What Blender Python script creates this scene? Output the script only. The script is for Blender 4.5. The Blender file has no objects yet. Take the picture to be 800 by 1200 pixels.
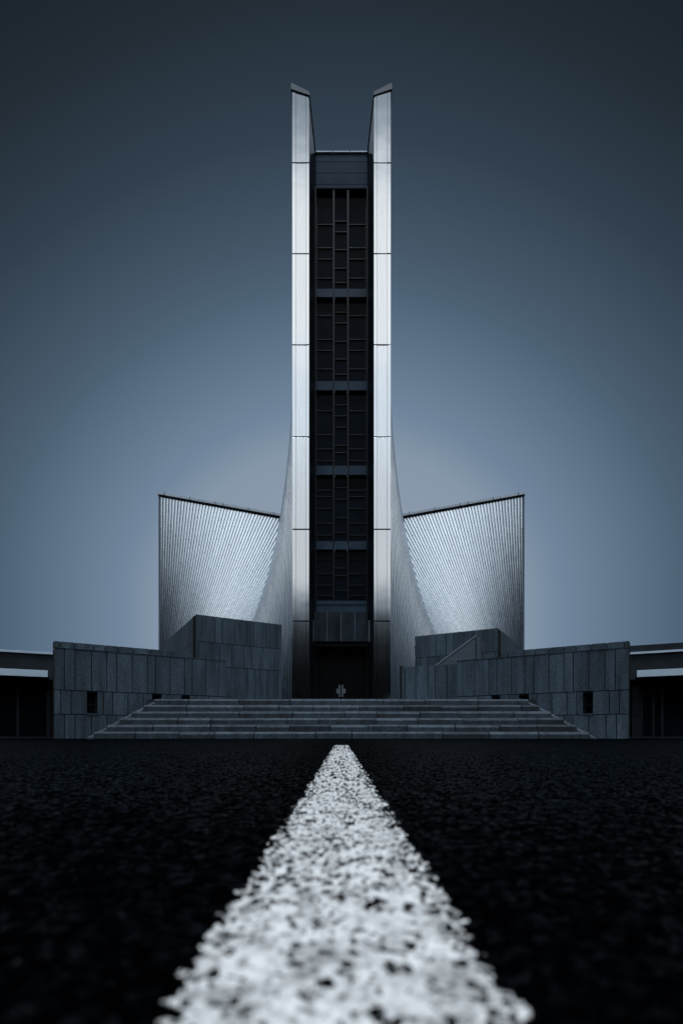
import bpy, bmesh, math, random
import numpy as np
from mathutils import Vector

random.seed(7)
R = math.radians
scene = bpy.context.scene
col = scene.collection
F, CX, HY, EYE = 640.0, 400.0, 860.0, 0.158     # focal length in photo pixels, principal column, horizon row, eye height

def wx(px, Y): return (px - CX) * Y / F
def wz(py, Y): return EYE + (HY - py) * Y / F
def lerp(a, b, t): return a + (b - a) * t

# ------------------------------------------------------------------ materials
def new_mat(name):
    m = bpy.data.materials.new(name); m.use_nodes = True
    nt = m.node_tree; b = nt.nodes['Principled BSDF']
    return m, nt, b
def N(nt, t, **kw):
    n = nt.nodes.new(t)
    for k, v in kw.items():
        setattr(n, k, v)
    return n
def ramp(nt, stops, interp='LINEAR'):
    n = N(nt, 'ShaderNodeValToRGB'); cr = n.color_ramp; cr.interpolation = interp
    while len(cr.elements) > 1: cr.elements.remove(cr.elements[-1])
    for i, (p, c) in enumerate(stops):
        e = cr.elements[0] if i == 0 else cr.elements.new(p)
        e.position = p
        if not hasattr(c, '__len__'): c = (c, c, c)
        e.color = (c[0], c[1], c[2], 1)
    return n
def math_node(nt, op, a, b=None, clamp=False):
    n = N(nt, 'ShaderNodeMath', operation=op); n.use_clamp = clamp
    for i, v in enumerate((a, b)):
        if v is None: continue
        if isinstance(v, (int, float)): n.inputs[i].default_value = v
        else: nt.links.new(v, n.inputs[i])
    return n.outputs[0]

def simple(name, colour, rough=.5, metal=0., spec=.3, noise=0., scale=3., bump=0., bscale=60., stretch=None):
    m, nt, b = new_mat(name)
    b.inputs['Base Color'].default_value = (*colour, 1)
    b.inputs['Roughness'].default_value = rough
    b.inputs['Metallic'].default_value = metal
    b.inputs['Specular IOR Level'].default_value = spec
    tc = N(nt, 'ShaderNodeTexCoord')
    src = tc.outputs['Object']
    if stretch:
        mp = N(nt, 'ShaderNodeMapping'); mp.inputs['Scale'].default_value = stretch
        nt.links.new(src, mp.inputs[0]); src = mp.outputs[0]
    if noise:
        n = N(nt, 'ShaderNodeTexNoise'); n.inputs['Scale'].default_value = scale; n.inputs['Detail'].default_value = 6
        nt.links.new(src, n.inputs['Vector'])
        r = ramp(nt, [(.25, [c * (1 - noise) for c in colour]), (.75, [min(1, c * (1 + noise)) for c in colour])])
        nt.links.new(n.outputs['Fac'], r.inputs[0]); nt.links.new(r.outputs[0], b.inputs['Base Color'])
        rr = math_node(nt, 'MULTIPLY_ADD', n.outputs['Fac'], .25 * rough); 
        rr.node.inputs[2].default_value = rough * .88
        nt.links.new(rr, b.inputs['Roughness'])
    if bump:
        n2 = N(nt, 'ShaderNodeTexNoise'); n2.inputs['Scale'].default_value = bscale; n2.inputs['Detail'].default_value = 5
        nt.links.new(src, n2.inputs['Vector'])
        bp = N(nt, 'ShaderNodeBump'); bp.inputs['Strength'].default_value = bump; bp.inputs['Distance'].default_value = .02
        nt.links.new(n2.outputs['Fac'], bp.inputs['Height']); nt.links.new(bp.outputs[0], b.inputs['Normal'])
    return m

def granite(name, base, var=.35, grain=90., cut=.5):
    """flamed dark granite: fine crystals, tone differs from slab to slab, faint vertical rain streaks"""
    m, nt, b = new_mat(name)
    tc = N(nt, 'ShaderNodeTexCoord'); geo = N(nt, 'ShaderNodeNewGeometry')
    g = N(nt, 'ShaderNodeTexNoise'); g.inputs['Scale'].default_value = grain; g.inputs['Detail'].default_value = 4; g.inputs['Roughness'].default_value = .75
    nt.links.new(tc.outputs['Object'], g.inputs['Vector'])
    big = N(nt, 'ShaderNodeTexNoise'); big.inputs['Scale'].default_value = 1.3; big.inputs['Detail'].default_value = 5
    mp = N(nt, 'ShaderNodeMapping'); mp.inputs['Scale'].default_value = (3, 3, .45)
    nt.links.new(tc.outputs['Object'], mp.inputs[0]); nt.links.new(mp.outputs[0], big.inputs['Vector'])
    isl = math_node(nt, 'MULTIPLY_ADD', geo.outputs['Random Per Island'], var); isl.node.inputs[2].default_value = 1 - var * .5
    g2 = N(nt, 'ShaderNodeTexNoise'); g2.inputs['Scale'].default_value = grain * .24; g2.inputs['Detail'].default_value = 3; g2.inputs['Roughness'].default_value = .7
    nt.links.new(tc.outputs['Object'], g2.inputs['Vector'])
    mixg = math_node(nt, 'MULTIPLY', math_node(nt, 'ADD', g.outputs['Fac'], math_node(nt, 'MULTIPLY', g2.outputs['Fac'], 1.5)), .4)
    gr = ramp(nt, [(.36, .5), (.5, 1.), (.63, 1.65)]); nt.links.new(mixg, gr.inputs[0])
    st = ramp(nt, [(.3, .62), (.7, 1.3)]); nt.links.new(big.outputs['Fac'], st.inputs[0])
    v = math_node(nt, 'MULTIPLY', math_node(nt, 'MULTIPLY', gr.outputs[0], st.outputs[0]), isl)
    mx = N(nt, 'ShaderNodeVectorMath', operation='SCALE'); mx.inputs[0].default_value = base
    nt.links.new(v, mx.inputs['Scale']); nt.links.new(mx.outputs[0], b.inputs['Base Color'])
    b.inputs['Roughness'].default_value = .75; b.inputs['Specular IOR Level'].default_value = .25
    bp = N(nt, 'ShaderNodeBump'); bp.inputs['Strength'].default_value = .5; bp.inputs['Distance'].default_value = .012
    nt.links.new(g.outputs['Fac'], bp.inputs['Height']); nt.links.new(bp.outputs[0], b.inputs['Normal'])
    return m

def steel(name, colour, rough, wave=.0, wscale=.6, var=.06, rvar=.3, streak=.9):
    """brushed stainless cladding: sheet to sheet tone, slightly uneven sheets, fine vertical weathering"""
    m, nt, b = new_mat(name)
    tc = N(nt, 'ShaderNodeTexCoord'); geo = N(nt, 'ShaderNodeNewGeometry')
    b.inputs['Metallic'].default_value = 1
    mp = N(nt, 'ShaderNodeMapping'); mp.inputs['Scale'].default_value = (5, 5, .25)
    nt.links.new(tc.outputs['Object'], mp.inputs[0])
    s = N(nt, 'ShaderNodeTexNoise'); s.inputs['Scale'].default_value = 2.2; s.inputs['Detail'].default_value = 7
    nt.links.new(mp.outputs[0], s.inputs['Vector'])
    isl = math_node(nt, 'MULTIPLY_ADD', geo.outputs['Random Per Island'], var * 2); isl.node.inputs[2].default_value = 1 - var
    st = ramp(nt, [(.3, streak), (.65, 1.02)]); nt.links.new(s.outputs['Fac'], st.inputs[0])
    v = math_node(nt, 'MULTIPLY', st.outputs[0], isl)
    mx = N(nt, 'ShaderNodeVectorMath', operation='SCALE'); mx.inputs[0].default_value = colour
    nt.links.new(v, mx.inputs['Scale']); nt.links.new(mx.outputs[0], b.inputs['Base Color'])
    rr = math_node(nt, 'MULTIPLY_ADD', s.outputs['Fac'], rough * rvar); rr.node.inputs[2].default_value = rough * (1 - rvar * .5)
    nt.links.new(rr, b.inputs['Roughness'])
    if wave:
        w = N(nt, 'ShaderNodeTexNoise'); w.inputs['Scale'].default_value = wscale; w.inputs['Detail'].default_value = 2
        nt.links.new(tc.outputs['Object'], w.inputs['Vector'])
        bp = N(nt, 'ShaderNodeBump'); bp.inputs['Strength'].default_value = 1; bp.inputs['Distance'].default_value = wave
        nt.links.new(w.outputs['Fac'], bp.inputs['Height']); nt.links.new(bp.outputs[0], b.inputs['Normal'])
    return m

M = {}
M['pier_steel'] = steel('pier_steel', (.69, .725, .76), .10, wave=.008, wscale=.5, var=.03, streak=.94)
M['shell_steel'] = steel('shell_steel', (.64, .73, .82), .27, wave=.01, wscale=.6, var=.05)
M['groove_shade'] = steel('groove_shade', (.075, .095, .12), .45, var=.2)  # floors of the rib grooves: groove shade painted as a dark colour
M['coping_steel'] = simple('coping_paint', (.42, .49, .57), .5, .3, .3, noise=.12)
M['head_paint'] = simple('head_paint', (.066, .096, .132), .5, 0, .2, noise=.12)
M['gutter'] = simple('gutter_black', (.012, .014, .018), .6, .0, .1)
M['satin_steel'] = simple('satin_sheet', (.50, .58, .68), .5, .0, .4, noise=.08, scale=1.)
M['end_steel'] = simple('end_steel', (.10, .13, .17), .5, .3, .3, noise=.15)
M['joint'] = simple('joint_black', (.01, .011, .013), .8, 0, .1)
M['fascia'] = simple('fascia_metal', (.028, .050, .083), .6, 0, .04, noise=.25, scale=1.2, bump=.05, bscale=2.)
M['jamb'] = simple('jamb_metal', (.014, .022, .032), .42, .6, .2, noise=.3, scale=1.5)
M['mullion'] = simple('mullion_bronze', (.007, .0115, .018), .45, .3, .2, noise=.2)
M['spandrel'] = simple('spandrel_metal', (.029, .054, .088), .5, 0, .1, noise=.25, scale=1.3)
M['glass'] = simple('dark_glass', (.0035, .0075, .0135), .12, 0, .03, noise=.4, scale=.8)
M['door'] = simple('door_bronze', (.006, .007, .008), .5, .2, .1, noise=.3, scale=2, stretch=(4, 4, .4))
M['handle'] = simple('handle_steel', (.24, .29, .35), .4, .8, .4, noise=.15, scale=9)
M['handle_dim'] = simple('seam_cover', (.10, .13, .16), .45, .3, .3, noise=.1)
M['canopy'] = simple('canopy_metal', (.018, .027, .038), .4, .5, .2, noise=.55, scale=1.4, stretch=(1.6, 1.6, .7))
M['granite'] = granite('granite_slab', (.048, .074, .102), var=.45)
M['mortar'] = simple('mortar_dark', (.012, .013, .015), .9, 0, .1)
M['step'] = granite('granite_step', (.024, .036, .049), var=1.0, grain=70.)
M['nosing'] = granite('pale_nosing', (.046, .062, .080), var=.7, grain=70.)  # paler granite for the step edges and side kerbs
M['pale_concrete'] = simple('pale_concrete', (.125, .16, .20), .8, 0, .2, noise=.25, scale=3.)
M['concrete'] = simple('board_concrete', (.070, .095, .122), .8, 0, .2, noise=.3, scale=2., bump=.3, bscale=18., stretch=(.4, .4, 6))
M['annex_wall'] = simple('annex_concrete', (.017, .024, .033), .8, 0, .2, noise=.35, scale=1.5, bump=.2, bscale=25., stretch=(1, 1, .5))
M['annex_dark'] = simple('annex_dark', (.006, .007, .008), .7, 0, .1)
M['white_metal'] = simple('white_edge_metal', (.50, .63, .78), .35, .0, .5, noise=.06, scale=4)
M['frame_grey'] = simple('frame_grey', (.028, .040, .054), .4, .6, .3, noise=.2)
M['terrace'] = granite('terrace_paving', (.027, .035, .045), grain=50.)

# ------------------------------------------------------------------ mesh helpers
class MB:
    """collects shapes given in world coordinates and links them as one mesh object"""
    def __init__(self): self.bm = bmesh.new()
    def face(self, pts, mi=0, smooth=False):
        f = self.bm.faces.new([self.bm.verts.new(p) for p in pts]); f.material_index = mi; f.smooth = smooth; return f
    def hexa(self, b, t, mi=0):
        """b, t: four bottom and four top points, same winding"""
        vb = [self.bm.verts.new(p) for p in b]; vt = [self.bm.verts.new(p) for p in t]
        fs = [self.bm.faces.new(vb[::-1]), self.bm.faces.new(vt)]
        for i in range(4):
            j = (i + 1) % 4
            fs.append(self.bm.faces.new((vb[i], vb[j], vt[j], vt[i])))
        for f in fs: f.material_index = mi
    def box(self, x0, x1, y0, y1, z0, z1, mi=0):
        b = [(x0, y0, z0), (x1, y0, z0), (x1, y1, z0), (x0, y1, z0)]
        self.hexa(b, [(p[0], p[1], z1) for p in b], mi)
    def wallbox(self, a, b, d, z0, z1, mi=0, off=0., za=None):
        """vertical slab from plan point a to b, its front face moved by off along the outward normal, depth d behind it"""
        A, B = Vector((*a, 0)), Vector((*b, 0)); t = (B - A).normalized(); n = Vector((t.y, -t.x, 0))
        a0, b0 = A + n * off, B + n * off; a1, b1 = a0 - n * d, b0 - n * d
        base = [a0, b0, b1, a1]
        lo = [(p.x, p.y, z0) for p in base]
        za = za or (z1, z1)
        hi = [(a0.x, a0.y, za[0]), (b0.x, b0.y, za[1]), (b1.x, b1.y, za[1]), (a1.x, a1.y, za[0])]
        self.hexa(lo, hi, mi)
    def prism(self, pts, d, mi=0, side=None):
        """polygon of 3D points pushed by vector d"""
        d = Vector(d); a = [self.bm.verts.new(p) for p in pts]; b = [self.bm.verts.new(Vector(p) + d) for p in pts]
        fs = [self.bm.faces.new(a), self.bm.faces.new(b[::-1])]
        n = len(a)
        for i in range(n):
            j = (i + 1) % n
            fs.append(self.bm.faces.new((a[j], a[i], b[i], b[j])))
        for f in fs: f.material_index = mi
        for i in (side or ()): fs[2 + i].material_index = 1
    def build(self, name, mats, root=None, bevel=0.):
        bmesh.ops.recalc_face_normals(self.bm, faces=self.bm.faces)
        me = bpy.data.meshes.new(name)
        o = bpy.data.objects.new(name, me); col.objects.link(o)
        if root is not None:
            off = world_loc(root)
            bmesh.ops.translate(self.bm, verts=self.bm.verts, vec=-off); o.parent = root
        self.bm.to_mesh(me); self.bm.free()
        for m in (mats if isinstance(mats, (list, tuple)) else [mats]): me.materials.append(m)
        if bevel:
            bv = o.modifiers.new('bevel', 'BEVEL'); bv.width = bevel; bv.segments = 2; bv.limit_method = 'ANGLE'
        return o
def world_loc(o):
    v = Vector((0, 0, 0))
    while o is not None: v += Vector(o.location); o = o.parent
    return v
def tag(o, label=None, cat=None, group=None, kind=None):
    if label: o['label'] = label
    if cat: o['category'] = cat
    if group: o['group'] = group
    if kind: o['kind'] = kind
    return o
def thing(name, loc, label, cat, group=None):
    o = bpy.data.objects.new(name, None); col.objects.link(o); o.location = loc; o.empty_display_size = .3
    return tag(o, label, cat, group, 'thing')

# ------------------------------------------------------------------ the asphalt: coarse worn stones, real relief
rng = np.random.default_rng(11)
CELL = .0075
def hash01(ix, iy, k):
    h = (ix.astype(np.int64) * 73856093) ^ (iy.astype(np.int64) * 19349663) ^ (k * 83492791)
    h = (h ^ (h >> 13)) * 1274126177 & 0x7fffffff
    h = (h ^ (h >> 16)) * 668265263 & 0x7fffffff
    return (h % 100003) / 100003.0
def vnoise(x, y, s, k):
    x = x / s; y = y / s; ix = np.floor(x); iy = np.floor(y); fx = x - ix; fy = y - iy
    fx = fx * fx * (3 - 2 * fx); fy = fy * fy * (3 - 2 * fy)
    a = hash01(ix, iy, k); b = hash01(ix + 1, iy, k); c = hash01(ix, iy + 1, k); d = hash01(ix + 1, iy + 1, k)
    return (a * (1 - fx) + b * fx) * (1 - fy) + (c * (1 - fx) + d * fx) * fy
def stones(x, y):
    """relief of the asphalt in metres (0 = binder between the stones)"""
    wx_ = x + (vnoise(x, y, .006, 21) - .5) * .004; wy_ = y + (vnoise(x, y, .006, 22) - .5) * .004
    ix = np.floor(wx_ / CELL); iy = np.floor(wy_ / CELL); best = np.zeros_like(x) - .0009
    for dx in (-1, 0, 1):
        for dy in (-1, 0, 1):
            jx, jy = ix + dx, iy + dy
            cx = (jx + .12 + .76 * hash01(jx, jy, 1)) * CELL; cy = (jy + .12 + .76 * hash01(jx, jy, 2)) * CELL
            rr = CELL * (.50 + .42 * hash01(jx, jy, 3)); a = hash01(jx, jy, 4) * 3.1416; e = .75 + .6 * hash01(jx, jy, 5)
            ux = (wx_ - cx) * np.cos(a) + (wy_ - cy) * np.sin(a); uy = -(wx_ - cx) * np.sin(a) + (wy_ - cy) * np.cos(a)
            q = (ux * e) ** 2 + (uy / e) ** 2
            top = .0019 + .0011 * hash01(jx, jy, 6) - .0030 * (hash01(jx, jy, 7) < .10)
            best = np.maximum(best, top - (.0006 + np.abs(top)) * np.minimum((q / rr ** 2) ** 1.6, 3.) - .0004)
    return best + (vnoise(x, y, .0022, 31) - .5) * .0005 + (vnoise(x, y, .09, 32) - .5) * .0012
PX = .8525 * F
ps = []
p = PX * EYE / .17
while p > PX * EYE / 16.45:
    ps.append(p); p -= .5
ds = np.array([PX * EYE / q for q in ps])
LINE_HALF, LINE_END, INNER = .1, 7.45, .135
nin = 300
inner = np.linspace(-INNER, INNER, nin)
nout = 300
s = np.linspace(0, 1, nout + 1)[1:]
k = 3.0
XS = np.zeros((len(ds), nin + 2 * nout))
for i, d in enumerate(ds):
    ext = max(1.3, 1.15 * d)
    a = .62 * d                                # about the frame's half width gets most of the columns
    o_ = INNER + (ext - INNER) * np.sinh(k * s) / math.sinh(k)
    XS[i] = np.concatenate([-o_[::-1], inner, o_])
YS = np.repeat(ds[:, None], XS.shape[1], 1)
ZS = stones(XS, YS)
def grid_mesh(name, X, Y, Z, keep=None):
    nr, nc = X.shape
    idx = np.arange(nr * nc).reshape(nr, nc)
    q = np.stack([idx[:-1, :-1], idx[:-1, 1:], idx[1:, 1:], idx[1:, :-1]], -1).reshape(-1, 4)
    if keep is not None: q = q[keep.reshape(-1)]
    co = np.stack([X, Y, Z], -1).reshape(-1, 3)
    if keep is not None:
        used = np.zeros(len(co), bool); used[q.reshape(-1)] = True
        remap = np.cumsum(used) - 1; co = co[used]; q = remap[q]
    me = bpy.data.meshes.new(name)
    me.vertices.add(len(co)); me.vertices.foreach_set('co', co.astype(np.float32).reshape(-1))
    me.loops.add(q.size); me.loops.foreach_set('vertex_index', q.astype(np.int32).reshape(-1))
    me.polygons.add(len(q)); me.polygons.foreach_set('loop_start', (np.arange(len(q)) * 4).astype(np.int32))
    me.update(calc_edges=True); me.validate()
    me.polygons.foreach_set('use_smooth', np.ones(len(me.polygons), bool))
    o = bpy.data.objects.new(name, me); col.objects.link(o)
    return o

def asphalt_mat(relief):
    m, nt, b = new_mat('asphalt' if relief else 'asphalt_far')
    tc = N(nt, 'ShaderNodeTexCoord')
    v = N(nt, 'ShaderNodeTexVoronoi'); v.inputs['Scale'].default_value = 1 / .011
    nt.links.new(tc.outputs['Object'], v.inputs['Vector'])
    n = N(nt, 'ShaderNodeTexNoise'); n.inputs['Scale'].default_value = .7; n.inputs['Detail'].default_value = 8
    nt.links.new(tc.outputs['Object'], n.inputs['Vector'])
    c1 = ramp(nt, [(0, .3), (.6, .9), (1, 3.2)]); nt.links.new(v.outputs['Color'], c1.inputs[0])
    c2 = ramp(nt, [(.3, .8), (.7, 1.3)]); nt.links.new(n.outputs['Fac'], c2.inputs[0])
    mx = N(nt, 'ShaderNodeVectorMath', operation='SCALE'); mx.inputs[0].default_value = (.0006, .0009, .0014)
    nt.links.new(math_node(nt, 'MULTIPLY', c1.outputs[0], c2.outputs[0]), mx.inputs['Scale'])
    nt.links.new(mx.outputs[0], b.inputs['Base Color'])
    b.inputs['Roughness'].default_value = .42
    sr = ramp(nt, [(0, 0), (.5, .0), (.72, .006), (.88, .022), (1, .06)]); nt.links.new(v.outputs['Color'], sr.inputs[0]); nt.links.new(sr.outputs[0], b.inputs['Specular IOR Level'])
    if not relief:
        bp = N(nt, 'ShaderNodeBump'); bp.inputs['Distance'].default_value = .004; bp.inputs['Strength'].default_value = .8
        nt.links.new(v.outputs['Distance'], bp.inputs['Height']); nt.links.new(bp.outputs[0], b.inputs['Normal'])
    return m
M['asphalt'] = asphalt_mat(True); M['asphalt_far'] = asphalt_mat(False)
g = grid_mesh('asphalt_road', XS, YS, ZS); g.data.materials.append(M['asphalt']); tag(g, kind='structure')
mb = MB(); mb.face([(-300, -300, -.006), (300, -300, -.006), (300, 300, -.006), (-300, 300, -.006)])
tag(mb.build('ground', M['asphalt_far']), kind='structure')

# the painted line: thick paint lying on the stones, missing in the pits and along its ragged edges
c0 = nout; sl = slice(c0, c0 + nin)
LX, LY, LZ = XS[:, sl], YS[:, sl], ZS[:, sl]
wear = (vnoise(LX, LY, .035, 41) - .5) * .0011 + (vnoise(LX, LY, .012, 42) - .5) * .0008
edge = LINE_HALF + (vnoise(LX * 0 + np.sign(LX) * 5, LY, .02, 43) - .5) * .010 + (vnoise(LX, LY, .008, 44) - .5) * .014
pit = vnoise(LX, LY, .0085, 51) * .42 + vnoise(LX * .96 + LY * .28, LY * .96 - LX * .28, .0046, 52) * .5 + vnoise(LX, LY, .031, 53) * .26 + np.clip(LZ, -.001, .002) * 50.
zone = (np.abs(LX) < .09) & (LY < LINE_END)
thr = np.quantile(pit[zone], .032) + .035 * (vnoise(LX, LY, .16, 55) - .5)
side = np.clip((np.abs(LX) - .080) / .022, 0, 1) * .13
def popped(c, share, rmin, rmax, k_):
    """round holes where a stone has come out or the paint never reached"""
    px_ = LX + (vnoise(LX, LY, .004, k_ + 1) - .5) * .0045; py_ = LY + (vnoise(LX, LY, .004, k_ + 2) - .5) * .0045
    ix, iy = np.floor(px_ / c), np.floor(py_ / c); hole = np.zeros(LX.shape, bool)
    for dx in (-1, 0, 1):
        for dy in (-1, 0, 1):
            jx, jy = ix + dx, iy + dy
            cx = (jx + hash01(jx, jy, k_ + 3)) * c; cy = (jy + hash01(jx, jy, k_ + 4)) * c
            r_ = rmin + (rmax - rmin) * hash01(jx, jy, k_ + 5) ** 2.2; e = .8 + .5 * hash01(jx, jy, k_ + 6)
            hole |= (((px_ - cx) * e) ** 2 + ((py_ - cy) / e) ** 2 < r_ * r_) & (hash01(jx, jy, k_ + 7) < share)
    return hole
holes_ = (popped(.0135, .62, .0014, .0062, 60) & (vnoise(LX, LY, .045, 91) + .25 * vnoise(LX, LY, .012, 92) > .42)) | popped(.0085, .13, .0007, .0026, 70) | (popped(.010, .8, .001, .0048, 80) & (np.abs(LX) > .078))
ok = (pit > thr + side) & ~holes_ & (np.abs(LX) < edge) & (LY < LINE_END) & (LY > .17)
keep = ok[:-1, :-1] & ok[1:, :-1] & ok[1:, 1:] & ok[:-1, 1:]
line = grid_mesh('road_marking', LX, LY, np.maximum(LZ, LZ * .45 + .0003) + .0005, keep)
m, nt, b = new_mat('road_paint')
tc = N(nt, 'ShaderNodeTexCoord')
n1 = N(nt, 'ShaderNodeTexNoise'); n1.inputs['Scale'].default_value = 95; n1.inputs['Detail'].default_value = 5
n2 = N(nt, 'ShaderNodeTexNoise'); n2.inputs['Scale'].default_value = 22; n2.inputs['Detail'].default_value = 6
for n_ in (n1, n2): nt.links.new(tc.outputs['Object'], n_.inputs['Vector'])
r1 = ramp(nt, [(.30, .30), (.45, .80), (.56, 1)]); nt.links.new(n1.outputs['Fac'], r1.inputs[0])
r2 = ramp(nt, [(.36, .58), (.54, 1)]); nt.links.new(n2.outputs['Fac'], r2.inputs[0])
mx = N(nt, 'ShaderNodeVectorMath', operation='SCALE'); mx.inputs[0].default_value = (.88, .89, .90)
nt.links.new(math_node(nt, 'MULTIPLY', r1.outputs[0], r2.outputs[0]), mx.inputs['Scale']); nt.links.new(mx.outputs[0], b.inputs['Base Color'])
b.inputs['Roughness'].default_value = .6; b.inputs['Specular IOR Level'].default_value = .3
line.data.materials.append(m)
tag(line, 'worn white line painted on the black asphalt, running straight to the steps', 'road marking', None, 'thing')

# ------------------------------------------------------------------ terrace behind the steps
TZ = 1.32
mb = MB()
mb.prism([(-6.3, 18.35, TZ), (6.3, 18.35, TZ), (40, 42, TZ), (40, 90, TZ), (-40, 90, TZ), (-40, 42, TZ)], (0, 0, -.3))
tag(mb.build('terrace', M['terrace']), kind='structure')

# ------------------------------------------------------------------ stone steps
NST, RISE, TREAD, SY = 6, TZ / 6, .32, 16.6
st = thing('stone_staircase', (0, SY, 0), 'broad dark granite steps rising from the asphalt to the entrance terrace', 'staircase')
def half_w(k): return 7.55 - k * .262           # each course is shorter than the one below
for k_ in range(NST):
    y0 = SY + TREAD * k_; z0 = RISE * k_; z1 = RISE * (k_ + 1); w = half_w(k_); ch = RISE * .30
    mb = MB(); x = -w; y1 = SY + TREAD * (NST - 1) + .55
    while x < w - .05:
        L = min(random.uniform(1.0, 1.9), w - x)
        if w - (x + L) < .5: L = w - x
        j = random.uniform(-.014, .010); g_ = random.uniform(.006, .014); c = ch * random.uniform(.75, 1.25); z1 = RISE * (k_ + 1) + random.uniform(-.009, .004)
        prof = [(y0 + j, z0 + (0 if k_ == 0 else -.05)), (y0 + j, z1 - c), (y0 + .02 + j, z1 - c + .012), (y0 + .085 + j, z1 - .008), (y0 + .12 + j, z1), (y1, z1), (y1, z0 - .05)]
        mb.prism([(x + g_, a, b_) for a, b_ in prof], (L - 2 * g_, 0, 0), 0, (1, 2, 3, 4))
        x += L
    mb.build('step', [M['step'], M['nosing']], st, bevel=.007)
for sx in (-1, 1):                               # sloping side kerbs
    mb = MB()
    n = NST
    for k_ in range(NST):
        ya, yb = SY + TREAD * k_ - .02, SY + TREAD * (k_ + 1) - .02
        xa, xb = sx * (half_w(k_) + .01), sx * (half_w(k_ + 1) + .01)
        za, zb = RISE * k_ + .06, RISE * (k_ + 1) + .06
        if k_ == NST - 1: zb = TZ + .03; za = RISE * k_ + .06
        o_ = sx * .17
        mb.hexa([(xa, ya, -.02), (xa + o_, ya, -.02), (xb + o_, yb, -.02), (xb, yb, -.02)],
                [(xa, ya, za), (xa + o_, ya, za - .02), (xb + o_, yb, zb - .02), (xb, yb, zb)])
    mb.build('side_kerb', M['nosing'], st, bevel=.006)

# ------------------------------------------------------------------ granite clad walls
def on_line(a, b, px):
    """plan point of the line a-b that the photo column px looks at, as a fraction of a-b"""
    k_ = (px - CX) / F
    dx, dy = b[0] - a[0], b[1] - a[1]
    return (k_ * a[1] - a[0]) / (dx - k_ * dy)
def clad(mb, a, b, rows, depth=.45, off=0., gap=.026, holes=(), trim=(.001, .999)):
    """slabs with open joints before a dark core; rows = (z0, z1, joint fractions); holes = (t0, t1, z0, z1)"""
    A, B = Vector(a), Vector(b)
    L = (B - A).length
    zlo = min(r[0] for r in rows); zhi = max(r[1] for r in rows)
    P = lambda t: tuple(A + (B - A) * t)
    gt = gap * .5 / L
    if not holes:
        mb.wallbox(P(trim[0]), P(trim[1]), depth - .04, zlo, zhi - .02, 1, off - .035)
    else:
        cuts = sorted(holes); prev = .001
        for (t0, t1, z0, z1) in cuts:
            mb.wallbox(P(prev), P(t0), depth - .04, zlo, zhi - .02, 1, off - .035)
            mb.wallbox(P(t0), P(t1), depth - .04, zlo, z0, 1, off - .035)
            mb.wallbox(P(t0), P(t1), depth - .04, z1, zhi - .02, 1, off - .035)
            prev = t1
        mb.wallbox(P(prev), P(.999), depth - .04, zlo, zhi - .02, 1, off - .035)
    for (z0, z1, js) in rows:
        e = [0.] + sorted(t for t in js if .004 < t < .996) + [1.]
        for t0, t1 in zip(e[:-1], e[1:]):
            c = (t0 + t1) / 2
            if any(h[0] - .001 <= c <= h[1] + .001 and h[2] < (z0 + z1) / 2 < h[3] for h in holes): continue
            q0 = t0 + (gt if t0 > 0 else 0); q1 = t1 - (gt if t1 < 1 else 0)
            top = z1 - (gap * .5 if z1 < zhi else 0)
            mb.wallbox(P(q0), P(q1), .034, z0 + (gap * .5 if z0 > zlo else 0), top, 0, off + random.uniform(-.003, .003))
def window_in(root, a, b, t0, t1, z0, z1):
    A, B = Vector(a), Vector(b); P = lambda t: tuple(A + (B - A) * t)
    mb = MB(); mb.wallbox(P(t0), P(t1), .02, z0, z1, 0, -.26)
    w = mb.build('window', M['glass'], root)
    mb = MB(); d = .035 / (B - A).length
    mb.wallbox(P(t0), P(t0 + d), .05, z0, z1, 0, -.2); mb.wallbox(P(t1 - d), P(t1), .05, z0, z1, 0, -.2)
    mb.wallbox(P(t0 + d), P(t1 - d), .05, z0, z0 + .035, 0, -.2); mb.wallbox(P(t0 + d), P(t1 - d), .05, z1 - .035, z1, 0, -.2)
    mb.wallbox(P(t0 + d), P(t1 - d), .05, lerp(z0, z1, .42), lerp(z0, z1, .42) + .03, 0, -.2)
    mb.build('frame', M['frame_grey'], w)
    mb = MB(); mb.wallbox(P(t0 - d), P(t1 + d), .28, z0 - .03, z0 + .004, 0, .02)
    mb.build('sill', M['granite'], w)

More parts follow.
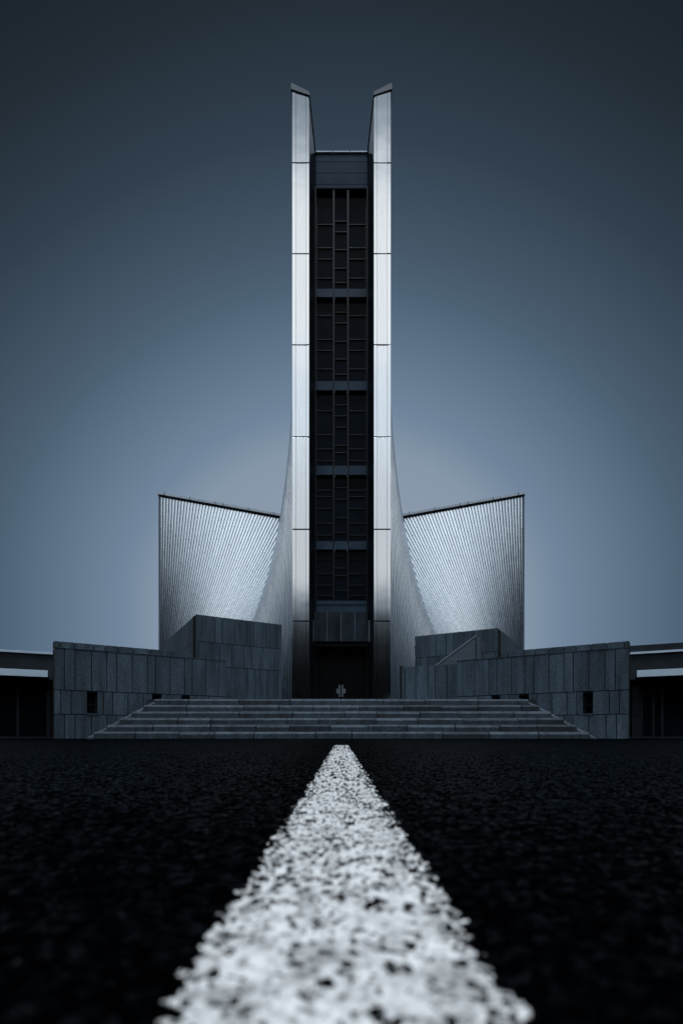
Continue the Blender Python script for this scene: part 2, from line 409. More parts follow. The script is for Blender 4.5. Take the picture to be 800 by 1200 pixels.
WZ = (0., .769, 1.523, 2.84)
def front_wall(sx, r1, r2, r3, wins, cop, label):
    # points run so that the outward normal faces the camera: left to right in the picture
    far, near = (sx * 4.26, 20.2), (sx * 8.93, 17.0)
    a, b = (near, far) if sx < 0 else (far, near)
    root = thing('granite_wall', (near[0], near[1], 0), label, 'wall', 'granite walls flanking the steps')
    holes = [(*sorted((on_line(a, b, p0), on_line(a, b, p1))), WZ[1] + .03, WZ[2] - .05) for p0, p1 in wins]
    T = lambda l: [on_line(a, b, q) for q in l]
    mb = MB()
    clad(mb, a, b, [(WZ[0], WZ[1], T(r3)), (WZ[1], WZ[2], T(r2) + [t for h in holes for t in h[:2]]), (WZ[2], WZ[3], T(r1))], holes=holes)
    mb.build('wall_cladding', [M['granite'], M['mortar']], root, bevel=.004)
    mb = MB()
    A, B = Vector(a), Vector(b); t = (B - A).normalized()
    mb.wallbox(tuple(A), tuple(B), .2, WZ[3], WZ[3] + .022, 0, .012)
    mb.build('ledge', M['step'], root, bevel=.004)
    mb = MB(); n = Vector((t.y, -t.x))
    tc_ = on_line(a, b, cop)
    pa, pb = (A, A + (B - A) * tc_) if sx < 0 else (A + (B - A) * tc_, B)
    nj = 9
    clad(mb, tuple(pa), tuple(pb), [(WZ[3] + .022, 3.07, [(i_ + random.uniform(.3, .7)) / nj for i_ in range(nj)])], depth=.3, off=-.14)
    mb.build('parapet', [M['granite'], M['mortar']], root, bevel=.004)
    for h in holes: window_in(root, a, b, *h)
    return root
front_wall(-1, [75.6, 88, 107.4, 125.4, 137, 155, 172.8, 182.4, 199.5, 216.2, 225.2, 241.3, 256.6],
           [71.4, 83.4, 121.2, 132, 150, 168, 195, 204, 230, 245], [75.6, 88, 107.4, 125.4, 137, 155, 172],
           [(102.3, 114), (178.5, 189), (213, 222)], 212,
           'low granite slab wall left of the steps, beside the annex with the flat roof edge')
front_wall(1, [541.8, 556, 572.3, 582, 599, 614.6, 625.4, 642.8, 660.5, 671.3, 689.6, 708.5, 720.5],
           [629, 646.4, 664, 675.5, 713.6, 725.6, 597, 560], [660.5, 671, 689.6, 710, 722, 640],
           [(683, 694), (608, 619), (576, 585.5)], 588,
           'low granite slab wall right of the steps, in front of the concrete wedge')

# taller blocks close to the tower
def block(f0, f1, side, rows, label, sx, slant=0.):
    root = thing('granite_block', (f0[0], f0[1], TZ), label, 'building', 'granite blocks beside the tower')
    a, b = (f0, f1) if sx < 0 else (f1, f0)
    mb = MB()
    clad(mb, a, b, [(z0, z1, [on_line(a, b, q) for q in js]) for z0, z1, js in rows], depth=.5)
    mb.build('front_cladding', [M['granite'], M['mortar']], root, bevel=.004)
    c, d = (side, f0) if sx < 0 else (f0, side)
    mb = MB(); L = (Vector(side) - Vector(f0)).length; nj = int(L / 1.15)
    # the return face starts behind the thickness of the front slabs
    clad(mb, c, d, [(z0, z1, [(i_ + .5 + random.uniform(-.25, .25)) / nj for i_ in range(nj)]) for z0, z1, js in rows], depth=.3, gap=.016, trim=(.001, .95) if sx < 0 else (.05, .999))
    mb.build('side_cladding', [M['granite'], M['mortar']], root, bevel=.004)
    zt = rows[0][1]
    mb = MB(); i_ = .02 * sx
    ctr = Vector(((f0[0] + f1[0] + side[0]) / 3, (f0[1] + f1[1] + side[1]) / 3))
    ins = lambda q: tuple(Vector(q) + (ctr - Vector(q)) * .10)
    back = (f1[0] - .0, side[1])
    mb.prism([(*ins(f0), zt - .06), (*ins(f1), zt - .06), (*ins((f1[0], f1[1] + 3)), zt - .06), (*ins(side), zt - .06)], (0, 0, -.1))
    mb.build('roof', M['concrete'], root)
    return root
block((-6.67, 25.1), (-3.0, 27.5), (-11.1, 33.8),
      [(4.41, 5.65, [236.8, 251.8, 260.4, 274.8, 289, 297.4, 311.6, 324.7]),
       (3.31, 4.41, [232.7, 248, 257.8, 271.8, 285.8, 294.7, 307.5, 321.7]),
       (TZ - .02, 3.31, [250, 262, 276, 290.5, 298.6, 312.6, 325.4])],
      'tall dark granite block in three slab courses, standing left of the tower', -1)
block((7.23, 25.3), (3.7, 27.5), (10.4, 31.4),
      [(3.97, 5.06, [498.4, 511, 522.5, 531, 543.4, 555.8, 565, 578.3]),
       (2.9, 3.97, [493, 500, 514, 527, 540, 552, 568, 580]),
       (TZ - .02, 2.9, [494, 508, 522, 534, 549, 560, 574])],
      'granite block right of the tower, partly hidden by the concrete wedge', 1)
# low wall right of the tower
root = thing('granite_wall', (2.4, 22, TZ), 'short low granite slab wall between the tower and the right flanking wall', 'wall')
a, b = (2.42, 22.0), (4.45, 21.0)
mb = MB(); clad(mb, a, b, [(TZ - .02, 2.84, [on_line(a, b, q) for q in (474.6, 487, 501.5, 509.6, 523.6)])], depth=.4)
mb.build('wall_cladding', [M['granite'], M['mortar']], root, bevel=.004)
mb = MB(); mb.wallbox((2.36, 22.03), (2.42, 22.0), .3, TZ - .02, 2.89, 0, .01)
mb.build('end_cap', M['gutter'], root)
# concrete wedge
YW = 23.5
root = thing('concrete_wedge', (4.2, YW, TZ), 'sloping triangular concrete stair wall rising behind the low granite walls', 'stair wall')
mb = MB()
poly = [(2.75, YW, TZ - .02), (5.76, YW, TZ - .02), (5.76, YW, 4.30), (2.75, YW, 2.05)]
mb.prism(poly, (.45, 1.0, 0))
mb.build('board_marked_wall', M['concrete'], root, bevel=.012)
mb = MB()
mb.prism([(2.72, YW - .02, 2.05), (5.775, YW - .02, 4.32), (5.775, YW - .02, 4.42), (2.72, YW - .02, 2.15)], (.47, 1.06, 0))
mb.build('coping', M['pale_concrete'], root, bevel=.01)
mb = MB(); d = Vector((6.38 - 5.76, 24.9 - 23.5)).normalized()
for z0, z1, o0, o1 in ((TZ - .02, 4.25, 0, .5), (TZ - .02, 2.9, .5, .85), (3.75, 4.25, .5, .85), (TZ - .02, 4.25, .85, 1.5)):
    p0 = Vector((5.775, 23.5)) + d * o0; p1 = Vector((5.775, 23.5)) + d * o1
    mb.wallbox(tuple(p0), tuple(p1), .16, z0, z1, 0, .18)
mb.build('return_wall', M['concrete'], root, bevel=.01)

# ------------------------------------------------------------------ annexes left and right
def annex(sx, label):
    far, near = (sx * 10.2, 20.19), (sx * 15.5, 17.48)      # right end / left end seen from the tower
    a, b = (near, far) if sx < 0 else (far, near)
    A, B = Vector(a), Vector(b)
    root = thing('annex_building', (far[0], far[1], 0), label, 'building', 'low annexes beside the granite walls')
    P = lambda px: tuple(A + (B - A) * on_line(a, b, px))
    L = (B - A).length
    top = 3.05 if sx < 0 else 3.38
    mb = MB(); mb.wallbox(a, b, 4.0, 2.12, top, 0, 0)
    for q in (0.0, 1.0):
        pass
    mb.build('wall', M['annex_wall'], root, bevel=.01)
    mb = MB()
    if sx < 0: mb.wallbox(a, b, 4.1, 3.05, 3.125, 0, .06)
    else: mb.wallbox(a, b, .08, 3.055, 3.13, 0, .075)
    mb.build('roof_edge', M['white_metal'], root, bevel=.004)
    # canopy with a pale fascia and a dark soffit
    t = (B - A).normalized(); n = Vector((t.y, -t.x))
    offa, offb = A + n * 1.0, B + n * 1.0
    te = on_line(tuple(offa), tuple(offb), 56 if sx < 0 else 746)
    e = offa + (offb - offa) * te
    s0, s1 = (tuple(offa), tuple(e)) if sx < 0 else (tuple(e), tuple(offb))
    mb = MB(); mb.wallbox(s0, s1, .05, 2.13, 2.365, 0, 0)
    cn = mb.build('canopy', M['white_metal'], root, bevel=.006)
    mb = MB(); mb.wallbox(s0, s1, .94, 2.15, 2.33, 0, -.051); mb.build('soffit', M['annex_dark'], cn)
    # glazing set back in a dark opening
    mb = MB(); mb.wallbox(a, b, .05, -.01, 2.12, 0, -.5); gl = mb.build('window', M['glass'], root)
    mb = MB()
    cols = (20, 56.5) if sx < 0 else (752, 766, 776.5)
    for q in cols:
        c = Vector(P(q)); w = .045 if q not in (56.5,) else .07
        mb.wallbox(tuple(c - t * w), tuple(c + t * w), .08, .06, 2.1, 0, -.39)
    mb.build('frame', M['frame_grey'], gl, bevel=.004)
    mb = MB(); mb.wallbox(a, b, .5, -.02, .045, 0, -.02); mb.build('threshold', M['step'], root, bevel=.004)
    if sx > 0:
        mb = MB(); p0, p1 = P(740.5), P(751)
        for z0, z1 in ((.06, .78), (.8, 1.5), (1.52, 2.1)): mb.wallbox(p0, p1, .06, z0, z1, 0, -.3)
        mb.build('side_panel', M['annex_wall'], root, bevel=.004)
        mb = MB(); q0, q1 = P(736.2), P(738); mb.wallbox(q0, q1, .05, .03, 2.12, 0, -.2)
        q2 = P(744); mb.wallbox(q1, q2, .05, 2.06, 2.12, 0, -.2)
        mb.build('drainpipe', M['frame_grey'], root)
    else:
        mb = MB(); p0, p1 = P(58.5), b
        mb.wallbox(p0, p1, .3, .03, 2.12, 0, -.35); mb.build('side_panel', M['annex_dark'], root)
    return root
annex(-1, 'low flat annex at the left edge, roof topped directly by a thin white edge')
annex(1, 'low flat annex at the right edge, with a dark parapet above its white strip')

# ------------------------------------------------------------------ the cathedral
FY = 29.09
S = 22.0
cath = thing('cathedral', (0, FY, TZ), 'soaring steel clad modernist cathedral with twin pier tower and curved ribbed wings', 'cathedral')
fx = lambda px: (px - CX) / S
fz = lambda py: EYE + (HY - py) / S
JY = [104, 190.5, 297, 404, 512, 620.3, 728, 826]
for sx in (-1, 1):
    # pier: slabs of steel sheet on a dark core, then the inner cheek running back to the roof slot
    mb = MB()
    xo, xi = 2.62, 1.727
    zo, zi, zb = 34.45, 34.18, 33.2
    core = [(sx * (xo - .04), FY + .06), (sx * (xi + .04), FY + .06), (sx * 1.54, 31.1), (sx * (xo - .04), 31.1)]
    ztop = [zo - .03, zi - .03, zb - .03, zb + .4]
    mb.hexa([(x, y, TZ - .02) for x, y in core], [(x, y, z) for (x, y), z in zip(core, ztop)], 1)
    cols_ = [xo, xo - .19, xo - .725, xi]
    for r in range(len(JY) - 1):
        for c in range(3):
            x0, x1 = cols_[c], cols_[c + 1]
            gx = .006; g0 = .0 if c == 0 else gx; g1 = 0 if c == 2 else gx
            za = fz(JY[r]) - .035; zb_ = fz(JY[r + 1]) + .035
            if r == len(JY) - 2: zb_ = TZ - .02
            xa, xb = x0 - g0, x1 + g1
            tz = (lambda x: lerp(zo, zi, (xo - x) / (xo - xi)) if r == 0 else za)
            j, j2 = random.uniform(-.009, .009), random.uniform(-.009, .009)
            lo = [(sx * xa, FY + j, zb_), (sx * xb, FY + j, zb_), (sx * xb, FY + .055, zb_), (sx * xa, FY + .055, zb_)]
            hi = [(p_[0], p_[1] + (j2 - j if i_ < 2 else 0), tz(abs(p_[0]))) for i_, p_ in enumerate(lo)]
            mb.hexa(lo, hi, 0)
    # outer and inner cheeks
    for r in range(len(JY) - 1):
        za = fz(JY[r]) - .035; zb_ = fz(JY[r + 1]) + .035
        if r == len(JY) - 2: zb_ = TZ - .02
        z0t, z1t = (zo, zb + .4) if r == 0 else (za, za)
        mb.hexa([(sx * (xo - .0395), FY + .06, zb_), (sx * xo, FY + .06, zb_), (sx * xo, 31.1, zb_), (sx * (xo - .0395), 31.1, zb_)],
                [(sx * (xo - .0395), FY + .06, z0t), (sx * xo, FY + .06, z0t), (sx * xo, 31.1, z1t), (sx * (xo - .0395), 31.1, z1t)], 0)
        n_in = 3
        for q in range(n_in):
            u0, u1 = q / n_in + .004, (q + 1) / n_in - .004
            X = lambda u: lerp(xi, 1.50, u); Yq = lambda u: lerp(FY + .06, 31.1, u)
            zt = (lambda u: lerp(zi, zb, u)) if r == 0 else (lambda u: za)
            b4 = [(sx * X(u0), Yq(u0)), (sx * X(u1), Yq(u1)), (sx * (X(u1) + .038), Yq(u1)), (sx * (X(u0) + .038), Yq(u0))]
            mb.hexa([(x, y, zb_) for x, y in b4], [(b4[0][0], b4[0][1], zt(u0)), (b4[1][0], b4[1][1], zt(u1)), (b4[2][0], b4[2][1], zt(u1)), (b4[3][0], b4[3][1], zt(u0))], 2)
    pier = mb.build('pier', [M['pier_steel'], M['joint'], M['satin_steel']], cath, bevel=.0015)
    # slanted coping on the head of the pier
    mb = MB()
    o0, o1 = xo + .07, xi - .03
    fr = [(sx * o0, FY - .06, zo + .02), (sx * o1, FY - .06, zi - .05), (sx * o1, FY - .06, zi + .14), (sx * o0, FY - .06, zo + .36)]
    bk = [(sx * o0, 31.1, zb + .42), (sx * 1.5, 31.1, zb - .02), (sx * 1.5, 31.1, zb + .12), (sx * o0, 31.1, zb + .7)]
    mb.hexa(fr, bk)
    mb.build('coping', M['head_paint'], pier, bevel=.008)
    mb = MB()
    mb.hexa([(sx * (xi - .045), FY - .02, zi - .12), (sx * (xi + .04), FY - .02, zi - .12), (sx * 1.54, 31.1, zb - .13), (sx * 1.44, 31.1, zb - .13)],
            [(sx * (xi - .045), FY - .02, zi + .0), (sx * (xi + .04), FY - .02, zi + .0), (sx * 1.54, 31.1, zb + .0), (sx * 1.44, 31.1, zb + .0)])
    mb.hexa([(sx * (xo + .03), FY - .025, zo - .06), (sx * xi, FY - .025, zi - .06), (sx * xi, FY + .05, zi - .06), (sx * (xo + .03), FY + .05, zo - .06)],
            [(sx * (xo + .03), FY - .025, zo + .03), (sx * xi, FY - .025, zi - .02), (sx * xi, FY + .05, zi - .02), (sx * (xo + .03), FY + .05, zo + .03)])
    mb.build('gutter', M['gutter'], pier)

# hyperbolic shells: straight ribs over four corner points
def shell(name, P0, P1, P2, P3, n, seg, sx, groove=.3, depth=.1, flip=1):
    """P0-P1 and P3-P2 are the lower/upper ends; ribs run from the lower edge P0-P3 to the upper edge P1-P2"""
    P0, P1, P2, P3 = (Vector(p) for p in (P0, P1, P2, P3))
    def pt(u, v): return (P0 * (1 - v) + P3 * v) * (1 - u) + (P1 * (1 - v) + P2 * v) * u
    def nrm(u, v):
        du = pt(min(u + .01, 1), v) - pt(max(u - .01, 0), v); dv = pt(u, min(v + .01, 1)) - pt(u, max(v - .01, 0))
        nn = du.cross(dv).normalized()
        return nn if nn.dot(Vector((0, -1, 0))) > 0 else -nn
    mb = MB(); bm = mb.bm
    def quad(grid, mi):
        vs = [[bm.verts.new((sx * p_.x, p_.y, p_.z)) for p_ in row] for row in grid]
        for i in range(len(vs) - 1):
            for j in range(len(vs[0]) - 1):
                f = bm.faces.new((vs[i][j], vs[i + 1][j], vs[i + 1][j + 1], vs[i][j + 1])); f.material_index = mi; f.smooth = True
    US = 28
    for r in range(n):
        v0, v1 = r / n, (r + 1) / n
        g0 = lerp(v0, v1, groove)
        # groove floor behind the sheets, its shade put into the colour
        us = [i / US for i in range(US + 1)]
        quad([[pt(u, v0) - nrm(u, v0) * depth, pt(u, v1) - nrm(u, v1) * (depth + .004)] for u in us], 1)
        # sheets, in lengths, each a touch out of line with its neighbours
        ph = (r * .377) % 1
        cuts = [0.] + [(i + ph) / seg for i in range(seg) if (i + ph) / seg > .02] + [1.]
        for c0_, c1_ in zip(cuts[:-1], cuts[1:]):
            e_ = .0006 * flip; u0, u1 = c0_ + (e_ if c0_ > 0 else 0), c1_ - (e_ if c1_ < 1 else 0)
            k_ = max(2, int((u1 - u0) * US))
            ta, tb = (random.uniform(-.004, .004) * flip for _ in range(2))
            grid = []
            for i in range(k_ + 1):
                u = lerp(u0, u1, i / k_)
                e = .06 * (v1 - g0)
                n0, n1 = nrm(u, g0), nrm(u, v1)
                grid.append([pt(u, g0) - n0 * depth, pt(u, g0) + n0 * ta, pt(u, lerp(g0, v1, .5)) + nrm(u, (g0 + v1) / 2) * (.018 + (ta + tb) / 2), pt(u, v1) + n1 * tb, pt(u, v1) - n1 * depth])
            cols5 = list(zip(*grid))
            for cpair in ((0, 1), (1, 2, 3), (3, 4)):
                quad([[row[c] for c in cpair] for row in grid], 0)
    return mb

Z0 = TZ - .05
P2 = (-.3, 48.0, 18.25)
P3 = (wx(218, 42), 42.0, Z0)
for sx in (-1, 1):
    m_ = lambda p: (p[0], p[1], p[2])
    mb = shell('front_shell', (wx(346, 29.4), 29.4, Z0), (wx(346, 29.4), 29.4, 34.3), P2, P3, 60, 5, -sx, groove=.22, depth=.07, flip=.45)
    mb.build('front_shell', [M['shell_steel'], M['groove_shade']], cath)
    Q0 = (wx(186.5, 47.5), 47.5, Z0); Q1 = (wx(186.5, 47.5), 47.5, wz(581, 47.5))
    mb = shell('wing_shell', Q0, Q1, P2, P3, 58, 7, -sx, groove=.26, depth=.07, flip=.6)
    # end wall of the wing
    qx = sx * abs(Q0[0])
    ex = sx * (abs(Q0[0]) + .03)
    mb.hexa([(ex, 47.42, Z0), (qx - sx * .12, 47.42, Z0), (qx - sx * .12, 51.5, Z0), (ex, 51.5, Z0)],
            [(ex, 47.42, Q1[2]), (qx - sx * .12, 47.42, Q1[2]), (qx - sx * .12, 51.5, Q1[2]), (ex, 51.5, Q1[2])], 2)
    wing = mb.build('wing_shell', [M['shell_steel'], M['groove_shade'], M['end_steel']], cath)
    # coping with a dark gutter line under it and clips along the top
    mb = MB(); A = Vector((sx * (abs(Q1[0]) + .06), 47.4, Q1[2])); B = Vector((sx * .3, 47.9, 18.25))
    def bar(o_front, o_back, z0, z1, mi):
        mb.hexa([A + Vector((0, -o_front, z0)), B + Vector((0, -o_front, z0)), B + Vector((0, o_back, z0)), A + Vector((0, o_back, z0))],
                [A + Vector((0, -o_front, z1)), B + Vector((0, -o_front, z1)), B + Vector((0, o_back, z1)), A + Vector((0, o_back, z1))], mi)
    bar(.10, .9, .08, .27, 0); bar(.06, .5, -.03, .078, 1)
    for i in range(9):
        t_ = (i + .35 + .3 * ((i * 37) % 3)) / 9.3
        c = A.lerp(B, t_)
        mb.box(c.x - .02, c.x + .02, c.y - .13, c.y - .105, c.z + .02, c.z + .33, 1)
    mb.build('coping', [M['coping_steel'], M['gutter']], wing)

# fascia at the head of the slot
RY = 31.1
mb = MB()
rx = lambda px: wx(px, RY); rz = lambda py: wz(py, RY)
fj = [180.3, 189.3, 202.4, 215.6, 220.5]
for i in range(4):
    mb.box(rx(369.3), rx(430.4), RY, RY + .2, rz(fj[i + 1]) + .012, rz(fj[i]) - .012, 0)
mb.box(rx(369), rx(430.6), RY + .02, RY + .4, rz(220.5), rz(180.6), 1)
fascia = mb.build('fascia', [M['fascia'], M['joint']], cath, bevel=.005)
mb = MB()
for p0, p1 in ((369.5, 389.2), (390, 409.3), (410.1, 430.4)):
    mb.box(rx(p0), rx(p1), RY - .06, RY + .5, rz(178.9), rz(177.6), 0)
mb.build('coping', M['white_metal'], fascia, bevel=.004)
mb = MB(); mb.box(rx(369.3), rx(430.6), RY - .03, RY + .4, rz(180.1), rz(178.95)); mb.build('gutter', M['gutter'], fascia)

# dark jambs lining the slot
for sx in (-1, 1):
    mb = MB()
    X = lambda q: lerp(1.705, 1.44, q); Yq = lambda q: lerp(FY + .02, RY + .3, q)
    pts = [(0, TZ - .02)]
    for q, dy in ((0, 9), (.01, 6.5), (.05, 4.6), (.12, 3.2), (.25, 2.2), (.42, 1.6), (.9, 1.4)):
        pts.append((q, wz(177.4 + dy, Yq(q))))
    pts.append((.9, TZ - .02))
    mb.prism([(sx * X(q), Yq(q), z) for q, z in pts], (sx * .03, 0, 0))
    jamb = mb.build('jamb', M['jamb'], cath)
    mb = MB(); mb.box(sx * 1.435, sx * 1.51, RY - .12, RY + .45, TZ - .02, rz(220.6)); mb.build('trim', M['mullion'], jamb, bevel=.005)

# glazing: storeys, each window with its bars; spandrels between; mullions in front
GY = RY + .30
gx0, gx1, gz = rx(369.2), rx(430.6), lambda py: wz(py, RY)
storeys = [
    (220.6, 337, [258, 285.6, 299, 321.6], [254.4, 267, 288, 310, 327]),
    (347, 445.6, [366, 394, 407, 429], [362, 374.8, 396.6, 417.4, 435.4]),
    (456.6, 545, [478.6, 506.8, 523.6, 537.6], [471.6, 484.6, 498, 519.4, 528]),
    (556, 633.7, [572.5, 580, 594, 611.5, 625.5], [569.5, 583, 605, 622.5]),
    (643.7, 703.7, [653.7, 671, 684.5, 697], [651, 664.5, 673.5, 691])]
MX = ((389.9, 391.9), (406.6, 408.6))
for y0, y1, side, mid in storeys:
    mb = MB(); mb.box(gx0 - .05, gx1 + .05, GY, GY + .04, gz(y1), gz(y0))
    w = mb.build('window', M['glass'], cath)
    mb = MB(); hb = .022
    for q in side:
        for p0, p1 in ((369.3, MX[0][0]), (MX[1][1], 430.4)):
            mb.box(rx(p0), rx(p1), GY - .06, GY - .002, gz(q) - hb, gz(q) + hb)
    for q in mid: mb.box(rx(MX[0][1]), rx(MX[1][0]), GY - .07, GY - .002, gz(q) - hb, gz(q) + hb)
    for px in (371.3, 428.7): mb.box(rx(px) - .02, rx(px) + .02, GY - .05, GY - .004, gz(y1), gz(y0))
    mb.build('transom', M['mullion'], w, bevel=.004)
for y0, y1 in ((337, 347), (445.6, 456.6), (545, 556), (633.7, 643.7)):
    mb = MB(); z0, z1 = gz(y1) + .01, gz(y0) - .01
    for p0, p1 in ((369.3, MX[0][0] - .1), (MX[0][1] + .1, MX[1][0] - .1), (MX[1][1] + .1, 430.4)):
        mb.box(rx(p0), rx(p1), RY + .06, GY + .1, z0, z1)
    mb.build('spandrel', M['spandrel'], cath, bevel=.006)
for p0, p1 in MX:
    mb = MB(); mb.box(rx(p0) , rx(p1), RY + .03, GY - .006, gz(703.6), gz(220.7)); mb.build('mullion', M['mullion'], cath, bevel=.006)
# lintel, canopy box and posts over the door
mb = MB(); mb.box(rx(368.6), rx(431), RY + .05, RY + .5, gz(708.2), gz(703.9)); mb.box(rx(368.6), rx(431), RY + .08, RY + .5, gz(718), gz(708.6))
mb.build('lintel', M['spandrel'], cath, bevel=.005)
CYN = RY - .75
cxp = lambda px: wx(px, CYN); czp = lambda py: wz(py, CYN)
mb = MB()
pe = [367.6, 383.3, 399.5, 415.6, 431]
for p0, p1 in zip(pe[:-1], pe[1:]): mb.box(cxp(p0) + .012, cxp(p1) - .012, CYN, CYN + .05, czp(751.8), czp(716.6), 0)
mb.box(cxp(367.8), cxp(430.8), CYN + .03, RY + .1, czp(751.6), czp(716.9), 1)
for q in pe[1:-1]: mb.box(cxp(q) - .016, cxp(q) + .016, CYN - .012, CYN + .03, czp(751.8), czp(716.6), 2)
canopy = mb.build('canopy', [M['canopy'], M['mullion'], M['handle_dim']], cath, bevel=.006)
for px in (366.6, 432.4):
    mb = MB(); mb.box(cxp(px - 1.05), cxp(px + 1.05), CYN - .04, CYN + .1, czp(752.4), czp(727)); mb.build('post', M['handle_dim'], canopy, bevel=.006)
mb = MB(); mb.box(cxp(367), cxp(432), CYN + .15, RY + .3, czp(757.2), czp(752.6)); mb.build('soffit', M['door'], canopy)
for px, sx in ((371, -1), (429.2, 1)):
    mb = MB(); x = rx(px)
    mb.box(x - .05, x + .05, RY - .12, RY + .3, gz(765.5), gz(757)); 
    mb.box(x - .05 if sx < 0 else x - .15, x + .15 if sx < 0 else x + .05, RY - .09, RY + .3, gz(760), gz(757.2))
    mb.build('bracket', M['frame_grey'], canopy, bevel=.006)
# double door
for sx in (-1, 1):
    mb = MB(); DY = RY + .38
    x0, x1 = sorted((sx * .012, sx * 1.46))
    nb = 5
    for i in range(nb):
        a_ = lerp(x0, x1, i / nb); b_ = lerp(x0, x1, (i + 1) / nb)
        mb.box(a_ + .006, b_ - .006, DY, DY + .07, TZ + .015, wz(757.2, DY), 0)
    mb.box(x0, x1, DY + .02, DY + .09, TZ + .01, wz(757, DY), 0)
    mb.box(*sorted((sx * .0, sx * 1.6)), DY + .095, DY + .12, TZ - .02, wz(745, DY), 0)
    leaf = mb.build('door', M['door'], cath, bevel=.006)
    mb = MB(); hx = lambda px: wx(px, DY); hz = lambda py: wz(py, DY)
    if sx < 0: va, vb, ha, hb_ = 396.7, 398.7, 394.0, 396.7
    else: va, vb, ha, hb_ = 400.1, 402.1, 402.1, 404.8
    mb.box(hx(va), hx(vb), DY - .075, DY - .05, hz(817), hz(803))
    mb.box(hx(ha), hx(hb_), DY - .072, DY - .05, hz(813), hz(807.4))
    mb.box(hx(lerp(va, vb, .3)), hx(lerp(va, vb, .7)), DY - .052, DY + .01, hz(806), hz(805)); mb.box(hx(lerp(va, vb, .3)), hx(lerp(va, vb, .7)), DY - .052, DY + .01, hz(815), hz(814))
    mb.build('handle', M['handle'], leaf, bevel=.004)

# ------------------------------------------------------------------ sky and light
w = bpy.data.worlds.new('World'); scene.world = w; w.use_nodes = True
nt = w.node_tree; bg = nt.nodes['Background']
SUN_EL, SUN_AZ = 74., 180.      # hazy sun high behind the camera
sky = N(nt, 'ShaderNodeTexSky'); sky.sky_type = 'NISHITA'; sky.sun_disc = False
sky.sun_elevation = R(SUN_EL); sky.sun_rotation = R(SUN_AZ)
tc = N(nt, 'ShaderNodeTexCoord'); sep = N(nt, 'ShaderNodeSeparateXYZ'); nt.links.new(tc.outputs['Generated'], sep.inputs[0])
DEG = 180 / math.pi
az = math_node(nt, 'MULTIPLY', math_node(nt, 'ABSOLUTE', math_node(nt, 'ARCTAN2', sep.outputs[0], sep.outputs[1])), DEG)
el = math_node(nt, 'MULTIPLY', math_node(nt, 'ARCSINE', sep.outputs[2]), DEG)
# pale glow low in the sky beyond the building
de = math_node(nt, 'SUBTRACT', el, 13.)
de = math_node(nt, 'MULTIPLY', math_node(nt, 'MAXIMUM', de, math_node(nt, 'MULTIPLY', de, .15)), 1.18)
r2 = math_node(nt, 'ADD', math_node(nt, 'POWER', math_node(nt, 'MULTIPLY', az, .965), 2.), math_node(nt, 'POWER', math_node(nt, 'ABSOLUTE', de), 2.))
rr = math_node(nt, 'DIVIDE', math_node(nt, 'SQRT', r2), 100., clamp=True)
fr = ramp(nt, [(0, (.262, .336, .428)), (.10, (.262, .328, .415)), (.172, (.236, .305, .396)), (.21, (.165, .238, .332)), (.31, (.076, .122, .181)),
               (.34, (.060, .095, .140)), (.41, (.032, .051, .076)), (.48, (.0165, .0265, .037)), (.53, (.0116, .0176, .0252)), (.8, (.012, .017, .024)), (.88, (.010, .014, .02)), (1, (0, 0, 0))])
nt.links.new(rr, fr.inputs[0])
# bright overcast band behind the camera, above a dark skyline
def tint(v):                                     # the brightest cloud is nearly white, the dim sky bluer
    k_ = min(1, v / .8) ** .7
    return tuple(v * lerp(a_, b_, k_) for a_, b_ in zip((.66, .92, 1.2), (.95, .965, .97)))
BK = [(0, .0003), (6, .001), (8.5, .0028), (11, .016), (14, .03), (20, .03), (26, .14), (31, .48), (36, .80), (44, .80), (46, .60), (48, .28), (51, .17), (60, .22), (75, .22), (90, .2)]
bk = ramp(nt, [(e_ / 90, tint(v_)) for e_, v_ in BK])
nt.links.new(math_node(nt, 'DIVIDE', el, 90., clamp=True), bk.inputs[0])
azr = ramp(nt, [(.36, 0), (.5, .28), (.62, .65), (.75, 1.1), (.85, 1.5), (.91, 1.5), (.965, 1), (1, 1)])
nt.links.new(math_node(nt, 'DIVIDE', az, 180.), azr.inputs[0])
bm_ = N(nt, 'ShaderNodeMix', data_type='RGBA', blend_type='MULTIPLY'); bm_.inputs[0].default_value = 1
nt.links.new(bk.outputs[0], bm_.inputs[6]); nt.links.new(azr.outputs[0], bm_.inputs[7])
bs = N(nt, 'ShaderNodeVectorMath', operation='SCALE'); bs.inputs['Scale'].default_value = 1.45; nt.links.new(bm_.outputs[2], bs.inputs[0])
lowr = ramp(nt, [(e_ / 90, tint(v_)) for e_, v_ in ((0, 0), (11.3, 0), (13.2, .16), (15.5, .80), (22, .74), (27, .70), (33, .17), (37, 0))])
nt.links.new(math_node(nt, 'DIVIDE', el, 90., clamp=True), lowr.inputs[0])
laz = ramp(nt, [(.88, 0), (.945, 1)]); nt.links.new(math_node(nt, 'DIVIDE', az, 180.), laz.inputs[0])
lm = N(nt, 'ShaderNodeVectorMath', operation='MULTIPLY'); nt.links.new(lowr.outputs[0], lm.inputs[0]); nt.links.new(laz.outputs[0], lm.inputs[1])
ad0 = N(nt, 'ShaderNodeVectorMath', operation='ADD'); nt.links.new(lm.outputs[0], ad0.inputs[0]); nt.links.new(bs.outputs[0], ad0.inputs[1])
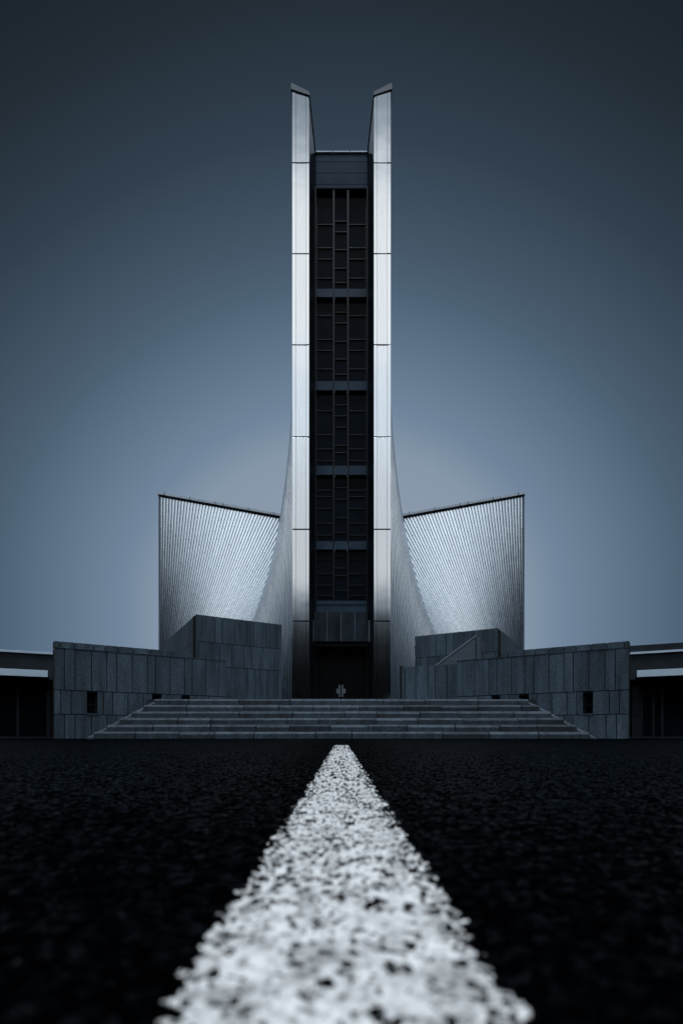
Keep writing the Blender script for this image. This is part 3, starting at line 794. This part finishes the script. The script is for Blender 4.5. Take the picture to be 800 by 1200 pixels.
# unseen bright lobe added low on both flanks to lighten the front shells
fel = ramp(nt, [(e_ / 90, tint(v_)) for e_, v_ in ((0, .0), (6, .03), (10, .06), (15, .36), (20, .8), (28, .85), (38, .2), (48, 0))])
nt.links.new(math_node(nt, 'DIVIDE', el, 90., clamp=True), fel.inputs[0])
faz = ramp(nt, [(33.5 / 180, 0), (38 / 180, 1.1), (50 / 180, 1), (64 / 180, .35), (82 / 180, 0)]); nt.links.new(math_node(nt, 'DIVIDE', az, 180.), faz.inputs[0])
fm = N(nt, 'ShaderNodeVectorMath', operation='MULTIPLY'); nt.links.new(fel.outputs[0], fm.inputs[0]); nt.links.new(faz.outputs[0], fm.inputs[1])
ad1 = N(nt, 'ShaderNodeVectorMath', operation='ADD'); nt.links.new(fm.outputs[0], ad1.inputs[0]); nt.links.new(ad0.outputs[0], ad1.inputs[1])
ad = N(nt, 'ShaderNodeVectorMath', operation='ADD'); nt.links.new(fr.outputs[0], ad.inputs[0]); nt.links.new(ad1.outputs[0], ad.inputs[1])
sc10 = N(nt, 'ShaderNodeVectorMath', operation='SCALE'); sc10.inputs['Scale'].default_value = 10.; nt.links.new(ad.outputs[0], sc10.inputs[0])
nsk = N(nt, 'ShaderNodeVectorMath', operation='SCALE'); nsk.inputs['Scale'].default_value = .0003; nt.links.new(sky.outputs[0], nsk.inputs[0])
tot = N(nt, 'ShaderNodeVectorMath', operation='ADD'); nt.links.new(sc10.outputs[0], tot.inputs[0]); nt.links.new(nsk.outputs[0], tot.inputs[1])
nt.links.new(tot.outputs[0], bg.inputs['Color']); bg.inputs['Strength'].default_value = .1

sl_ = bpy.data.lights.new('sun', 'SUN'); sl_.energy = 2.0; sl_.angle = R(14); sl_.color = (.86, .94, 1)
so = bpy.data.objects.new('sun', sl_); col.objects.link(so); so.rotation_euler = (R(90 - SUN_EL), 0, 0)
so.location = (0, -20, 40)

# ------------------------------------------------------------------ camera
cam = bpy.data.cameras.new('camera'); co = bpy.data.objects.new('camera', cam); col.objects.link(co)
co.location = (0, 0, EYE); co.rotation_euler = (R(90), 0, 0)
cam.sensor_fit = 'HORIZONTAL'; cam.sensor_width = 24; cam.lens = 24 * F / 800
cam.shift_y = 260 / 800; cam.shift_x = 0
cam.clip_start = .02; cam.clip_end = 2000
cam.dof.use_dof = True; cam.dof.focus_distance = 8.0; cam.dof.aperture_fstop = 3.0
scene.camera = co

scene.view_settings.view_transform = 'Standard'; scene.view_settings.look = 'None'
scene.view_settings.exposure = 0; scene.view_settings.gamma = 1; scene.view_settings.use_curve_mapping = False
scene.cycles.use_denoising = True
scene.cycles.max_bounces = 6
scene.cycles.sample_clamp_indirect = 4
